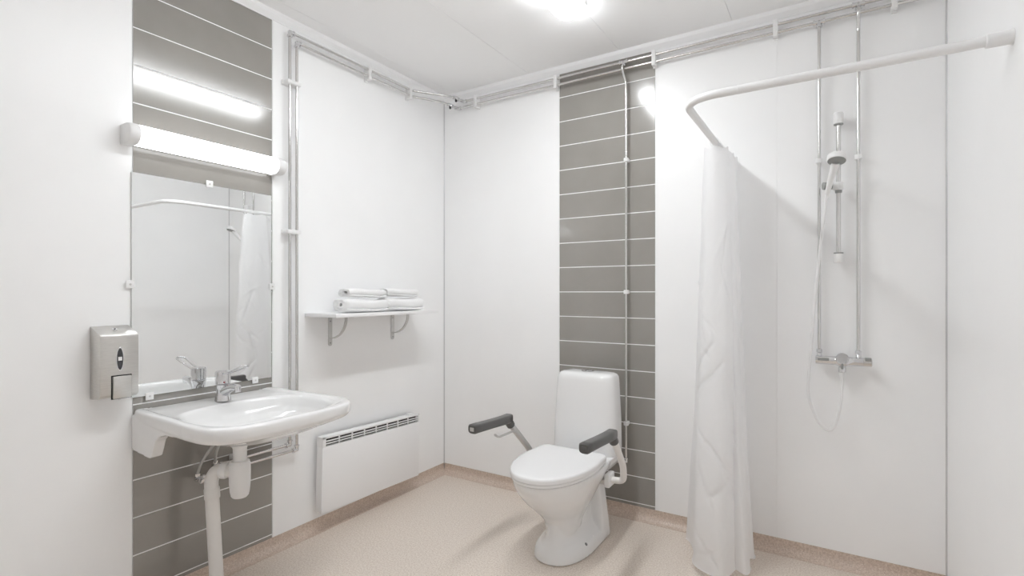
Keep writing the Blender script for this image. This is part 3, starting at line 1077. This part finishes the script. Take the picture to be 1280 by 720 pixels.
YB_, YF_ = -0.402, -0.908
MB().loft([[(x, y, z) for x, y in dshape(0.193, YB_, YF_, sc)] for z, sc in ((0.4275, 0.006), (0.429, 0.002), (0.436, 0.0), (0.441, 0.001), (0.4425, 0.003))]).build('seat', 'lid_white', to, angle=50)
ld = MB().loft([[(x, y, z) for x, y in dshape(0.196, YB_, YF_ - 0.004, sc)] for z, sc in ((0.4440, 0.004), (0.4455, 0.0005), (0.460, 0.0), (0.4665, 0.002), (0.4695, 0.006), (0.4705, 0.013), (0.4712, 0.04), (0.4715, 0.1))]).build('lid', 'lid_white', to, angle=50)
for s in (-1, 1):
    MB().tube([(cxT + s * 0.105, -0.385, 0.440), (cxT + s * 0.055, -0.385, 0.440)], 0.012, 16).build('hinge', 'plastic_white', to)
for y in (-0.535, -0.445):
    MB().lathe((cxT + 0.118, y, 0.052), (0.75, 0, 0.66), [(0, 0.008), (0.004, 0.008), (0.006, 0.006)], 14).build('bolt_cap', 'rubber' if y < -0.5 else 'plastic_white', to)

# armrests: hinge bracket, bent tube, padded grip
MB().box(cxT - 0.185, cxT + 0.185, -0.42, -0.352, 0.318, 0.344, bev=0.003).build('armrest_bar', 'grey_metal', to)
for s in (-1, 1):
    bx_ = lambda x: cxT + s * x
    MB().box(min(bx_(0.168), bx_(0.196)), max(bx_(0.168), bx_(0.196)), -0.425, -0.345, 0.305, 0.372, bev=0.006).build('hinge_block', 'plastic_white', to)
    pth = fillet([(bx_(0.185), -0.385, 0.338), (bx_(0.252), -0.372, 0.336), (bx_(0.268), -0.420, 0.43), (bx_(0.283), -0.575, 0.585), (bx_(0.283), -0.605, 0.612)], 0.045, 8)
    arm = MB().tube(pth, 0.0165, 18).build('armrest_tube', 'plastic_warm' if s > 0 else 'grey_metal', to)
    # grip
    g = MB()
    R = []
    for y, zc_, hw_, hh in ((-0.596, 0.632, 0.019, 0.020), (-0.603, 0.632, 0.024, 0.024), (-0.67, 0.634, 0.025, 0.022), (-0.78, 0.640, 0.025, 0.021), (-0.89, 0.646, 0.0255, 0.022), (-0.921, 0.647, 0.025, 0.022), (-0.928, 0.647, 0.021, 0.018)):
        rg = []
        for k in range(28):
            t = 2 * PI * k / 28
            c_, s_ = math.cos(t), math.sin(t)
            p = 5 if s_ > 0 else 3
            rg.append((bx_(0.283) + hw_ * math.copysign(abs(c_) ** (2 / p), c_), y, zc_ + hh * math.copysign(abs(s_) ** (2 / p), s_)))
        R.append(rg)
    g.loft(R)
    g.tube([(bx_(0.283), -0.587, 0.594), (bx_(0.283), -0.613, 0.622), (bx_(0.283), -0.627, 0.634)], 0.0225, 18)
    gp = g.build('armrest_grip', 'dark_plastic', to, angle=45)
    MB().box(bx_(0.283) - 0.011, bx_(0.283) + 0.011, -0.9296, -0.9265, 0.638, 0.656, bev=0.001).build('grip_end', 'grey_metal' if s < 0 else 'dark_plastic', gp)
# paper holder wire on one arm
MB().tube(fillet([(cxT - 0.279, -0.545, 0.560), (cxT - 0.274, -0.570, 0.560), (cxT - 0.255, -0.61, 0.572), (cxT - 0.255, -0.745, 0.572), (cxT - 0.255, -0.778, 0.592)], 0.02, 6), 0.0055, 10).build('paper_holder', 'grey_metal', to)
MB().tube([(cxT - 0.283, -0.55, 0.552), (cxT - 0.273, -0.545, 0.548)], 0.012, 12).build('holder_clamp', 'grey_metal', to)
to['label'] = 'white ceramic toilet with closed lid and dark padded armrests'

# ------------------------------------------------------------------ shower: mixer, slide bar, handset, hose
mz = 0.972
mix = thing('shower_mixer', 'chrome thermostatic shower mixer bar on the back wall', 'shower mixer', (2.398, 0, mz))
my = -0.058
MB().lathe((2.290, my, mz), (1, 0, 0), [(0, 0.016), (0.002, 0.0195), (0.060, 0.0195), (0.085, 0.021), (0.095, 0.026), (0.118, 0.026), (0.128, 0.021), (0.150, 0.0195), (0.186, 0.0195)], 28).build('body', 'chrome', mix)
MB().lathe((2.477, my, mz), (1, 0, 0), [(0, 0.0195), (0.030, 0.0195), (0.032, 0.0165)], 28).build('temperature_handle', 'pipe_chrome', mix)
MB().box(2.482, 2.506, my - 0.022, my + 0.004, mz + 0.010, mz + 0.0215, bev=0.002).build('temperature_stop', 'nozzle_grey', mix)
kn = MB().lathe((2.396, my - 0.015, mz + 0.008), (0, -1, 0.25), [(0, 0.024), (0.020, 0.025), (0.034, 0.0255), (0.038, 0.023)], 28).build('flow_knob', 'chrome', mix)
MB().box(2.391, 2.401, my - 0.052, my - 0.030, mz - 0.032, mz - 0.004, bev=0.003).build('knob_lever', 'nozzle_grey', kn)
MB().box(2.300, 2.345, my - 0.0208, my - 0.012, mz - 0.001, mz + 0.012, bev=0.001).build('dark_inset', 'nozzle_grey', mix)
MB().lathe((2.396, my, mz - 0.018), (0, 0, -1), [(0, 0.013), (0.010, 0.013), (0.011, 0.0155), (0.032, 0.0155), (0.034, 0.011)], 8).build('outlet_nut', 'chrome', mix)
for x in (2.305, 2.459):
    MB().tube([(x, -PX - 0.004, 0.998), (x, my + 0.010, mz + 0.008)], 0.0105, 14).build('inlet', 'chrome', mix)

bxr, byr = 2.382, -0.055
rb = thing('shower_slide_bar', 'chrome slide bar with white end brackets between the shower pipes', 'shower bar', (bxr, 0, 1.44))
MB().tube([(bxr, byr, 1.445), (bxr, byr, 2.075)], 0.0095, 16).build('bar', 'pipe_chrome', rb)
for z0, z1, nm in ((2.062, 2.115, 't'), (1.425, 1.468, 'b')):
    e = MB()
    e.lathe((bxr, byr, z0), (0, 0, 1), [(0, 0.0185), (0.003, 0.0205), (z1 - z0 - 0.005, 0.0205), (z1 - z0, 0.018)], 24)
    e.box(bxr - 0.013, bxr + 0.013, byr, -0.0005, z0 + 0.006, z1 - 0.006, bev=0.003)
    eb = e.build('end_bracket', 'plastic_white', rb)
    zz = z0 if nm == 't' else z1
    MB().lathe((bxr, byr, zz - 0.003), (0, 0, 1), [(0, 0.0195), (0.006, 0.0195)], 24).build('bracket_ring', 'nozzle_grey', eb)
sl = MB()
sl.lathe((bxr, byr, 1.758), (0, 0, 1), [(0, 0.018), (0.003, 0.020), (0.033, 0.020), (0.036, 0.018)], 24)
sl.box(bxr - 0.028, bxr, byr - 0.034, byr - 0.008, 1.760, 1.792, bev=0.005)
so = sl.build('slider', 'plastic_white', rb)
MB().lathe((bxr, byr, 1.744), (0, 0, 1), [(0, 0.010), (0.003, 0.014), (0.015, 0.014)], 20).build('slider_ring', 'nozzle_grey', so)
MB().tube([(bxr - 0.028, byr - 0.036, 1.775), (bxr - 0.060, byr - 0.050, 1.775)], 0.017, 18).build('holder_cup', 'nozzle_grey', so)

hs = thing('shower_handset', 'white hand shower with grey nozzle face resting in the bar slider', 'hand shower', (2.345, -0.11, 1.77))
h0 = Vector((2.337, -0.095, 1.738))
h1 = Vector((2.370, -0.192, 1.858))
MB().tube([h0, h0 + (h1 - h0) * 0.3, h0 + (h1 - h0) * 0.7, h1], [0.0105, 0.0125, 0.0145, 0.0170], 18).build('handle', 'plastic_white', hs)
fd = Vector((-0.05, -0.36, -0.93)).normalized()
hc = Vector((2.375, -0.205, 1.874))
hd = MB().lathe(hc - fd * 0.020, fd, [(0, 0.018), (0.003, 0.030), (0.010, 0.0370), (0.030, 0.0375), (0.034, 0.0355)], 32).build('head', 'plastic_white', hs)
MB().lathe(hc + fd * 0.0135, fd, [(0, 0.0345), (0.002, 0.0345), (0.003, 0.032), (0.0028, 0.012), (0.0035, 0.006)], 32).build('nozzle_face', 'nozzle_grey', hd)

hp = spline([h0 + Vector((0.002, 0.003, 0.012)), h0 + Vector((-0.004, -0.002, -0.03)), (2.316, -0.095, 1.55), (2.290, -0.090, 1.25), (2.272, -0.080, 1.0), (2.262, -0.074, 0.82), (2.288, -0.072, 0.715), (2.330, -0.070, 0.652),
             (2.366, -0.066, 0.668), (2.388, -0.062, 0.76), (2.396, -0.058, 0.86), (2.396, -0.058, 0.918)], 10)
ho = thing('shower_hose', 'white shower hose looping from the handset down to the mixer', 'hose', (2.33, -0.07, 0.65))
MB().tube(hp, 0.0066, 14).build('hose_tube', 'plastic_white', ho)
MB().lathe((2.396, -0.058, 0.925), (0, 0, -1), [(0, 0.0115), (0.012, 0.0115), (0.030, 0.0085)], 16).build('end_fitting', 'plastic_white', ho)
MB().lathe(h0 + Vector((0.003, 0.004, 0.012)), (-0.1, -0.06, -1), [(0, 0.0110), (0.012, 0.0110), (0.028, 0.0080)], 16).build('end_fitting', 'plastic_white', ho)

# ------------------------------------------------------------------ curtain rail and curtain
RZ, RX, RY = 1.981, 1.899, -0.960
rl = thing('curtain_rail', 'bent white shower curtain rail from the right wall to the back wall', 'curtain rail', (RX, RY, RZ))
rpath = fillet([(W - 0.001, RY + 0.0, RZ), (RX, RY, RZ), (RX, -0.001, RZ)], 0.13, 14)
# oval section: slightly taller than wide
MB().tube(rpath, 0.0145, 18).build('rail_tube', 'plastic_white', rl)
MB().lathe((W - 0.0005, RY, RZ), (-1, 0, 0), [(0, 0.0215), (0.004, 0.0210), (0.006, 0.019), (0.055, 0.019), (0.057, 0.0165)], 26).build('wall_flange', 'plastic_white', rl)
MB().lathe((RX, -0.0005, RZ), (0, -1, 0), [(0, 0.030), (0.004, 0.029), (0.006, 0.019), (0.040, 0.019), (0.042, 0.0165)], 26).build('wall_flange', 'plastic_white', rl)
MB().lathe((RX + 0.185, RY, RZ), (1, 0, 0), [(0, 0.0146), (0.0005, 0.0152), (0.0025, 0.0152), (0.003, 0.0146)], 22).build('joint_ring', 'plastic_white', rl)

cu = thing('shower_curtain', 'white translucent shower curtain bunched on the rail by the back wall', 'curtain', (RX, -0.2, 0.03))
top = [(1.850, -0.200), (1.846, -0.270), (1.850, -0.345), (1.872, -0.372), (1.905, -0.368), (1.938, -0.345), (1.950, -0.318), (1.930, -0.300), (1.905, -0.280), (1.925, -0.262), (1.952, -0.245), (1.955, -0.215),
       (1.915, -0.195), (1.895, -0.165), (1.945, -0.135), (1.955, -0.100), (1.890, -0.085), (1.880, -0.050)]
bot = [(1.724, -0.165), (1.760, -0.215), (1.790, -0.290), (1.812, -0.395), (1.900, -0.452), (1.958, -0.448), (1.985, -0.365), (1.985, -0.345), (2.030, -0.365), (2.043, -0.320), (2.025, -0.235), (2.030, -0.215),
       (2.046, -0.195), (2.035, -0.145), (1.975, -0.110), (1.93, -0.155), (1.88, -0.115), (1.83, -0.130)]
ZT, ZBt = RZ - 0.026, 0.030
nz_ = 200
T2 = spline([(x, y, 0) for x, y in top], 9)
B2 = spline([(x, y, 0) for x, y in bot], 9)
# sharp fold creases pressed into the cloth: (u0, z0, u1, z1, depth) with u along the width
CRE = []
crnd = random.Random(5)
for k in range(46):
    u0 = crnd.uniform(0.02, 0.42)
    z0 = crnd.uniform(0.12, 1.9)
    CRE.append((u0, z0, u0 + crnd.uniform(-0.12, 0.12), z0 - crnd.uniform(0.05, 0.24), crnd.uniform(-0.006, 0.008)))
for (u0, z0, u1, z1) in ((0.15, 0.98, 0.12, 0.72), (0.12, 0.72, 0.33, 0.46), (0.33, 0.46, 0.22, 0.36), (0.13, 0.66, 0.24, 0.30), (0.12, 0.80, 0.29, 0.98), (0.10, 0.88, 0.24, 1.06), (0.17, 0.2, 0.26, 0.06), (0.12, 1.3, 0.2, 1.05)):
    CRE.append((u0, z0, u1, z1, 0.012))
WID = 1.75


def crease(u, z):
    d = 0.0
    for u0, z0, u1, z1, h in CRE:
        ax_, az_ = (u1 - u0) * WID, z1 - z0
        px2, pz2 = (u - u0) * WID, z - z0
        t = max(0, min(1, (px2 * ax_ + pz2 * az_) / (ax_ * ax_ + az_ * az_)))
        q = math.hypot(px2 - ax_ * t, pz2 - az_ * t)
        if q < 0.022:
            d += h * (1 - q / 0.022) ** 2 * (1 - abs(2 * t - 1) ** 4 * 0.7)
    return d


bmq = MB()
rows = []
for j in range(nz_ + 1):
    f = j / nz_
    z = ZT + (ZBt - ZT) * f
    k = min(1, 0.10 * min(1, f / 0.10) + 0.90 * f ** 0.95)
    row = []
    base = [a.lerp(c, k) for a, c in zip(T2, B2)]
    for i, p in enumerate(base):
        u = i / (len(T2) - 1)
        tg = (base[min(i + 1, len(base) - 1)] - base[max(i - 1, 0)]).normalized()
        nr = Vector((tg.y, -tg.x, 0))
        am = 0.010 * math.sin(PI * min(1, f * 1.15)) + 0.003
        p = p + nr * (noise.noise(Vector((u * 13, z * 0.7, 1.7))) * am - crease(u, z))
        row.append(bmq.bm.verts.new((p.x, p.y, z + 0.006 * math.sin(u * 60) * (1 - f) + 0.004 * math.sin(u * 23) * f)))
    rows.append(row)
for A, B in zip(rows, rows[1:]):
    for i in range(len(A) - 1):
        bmq.bm.faces.new((A[i], A[i + 1], B[i + 1], B[i]))
bmq.build('cloth', 'curtain', cu, angle=180, recalc=False)
# stitched hem along the bottom
hm = MB()
hr = [v for v in B2]
hm.tube([(p.x, p.y, ZBt + 0.002 + 0.004 * math.sin(i / (len(B2) - 1) * 23)) for i, p in enumerate(B2)], 0.0022, 6)
hm.build('hem', 'curtain', cu)
for y in (-0.365, -0.315, -0.265, -0.215, -0.165, -0.115, -0.065):
    hk = MB()
    circ = []
    for k in range(17):
        t = 2 * PI * k / 16
        circ.append((RX + 0.019 * math.sin(t), y, RZ - 0.003 + 0.020 * math.cos(t)))
    hk.tube(circ, 0.0022, 8)
    hk.tube([(RX, y, RZ - 0.022), (RX, y + 0.002, RZ - 0.034)], 0.0022, 8)
    hk.build('curtain_ring', 'plastic_white', cu)
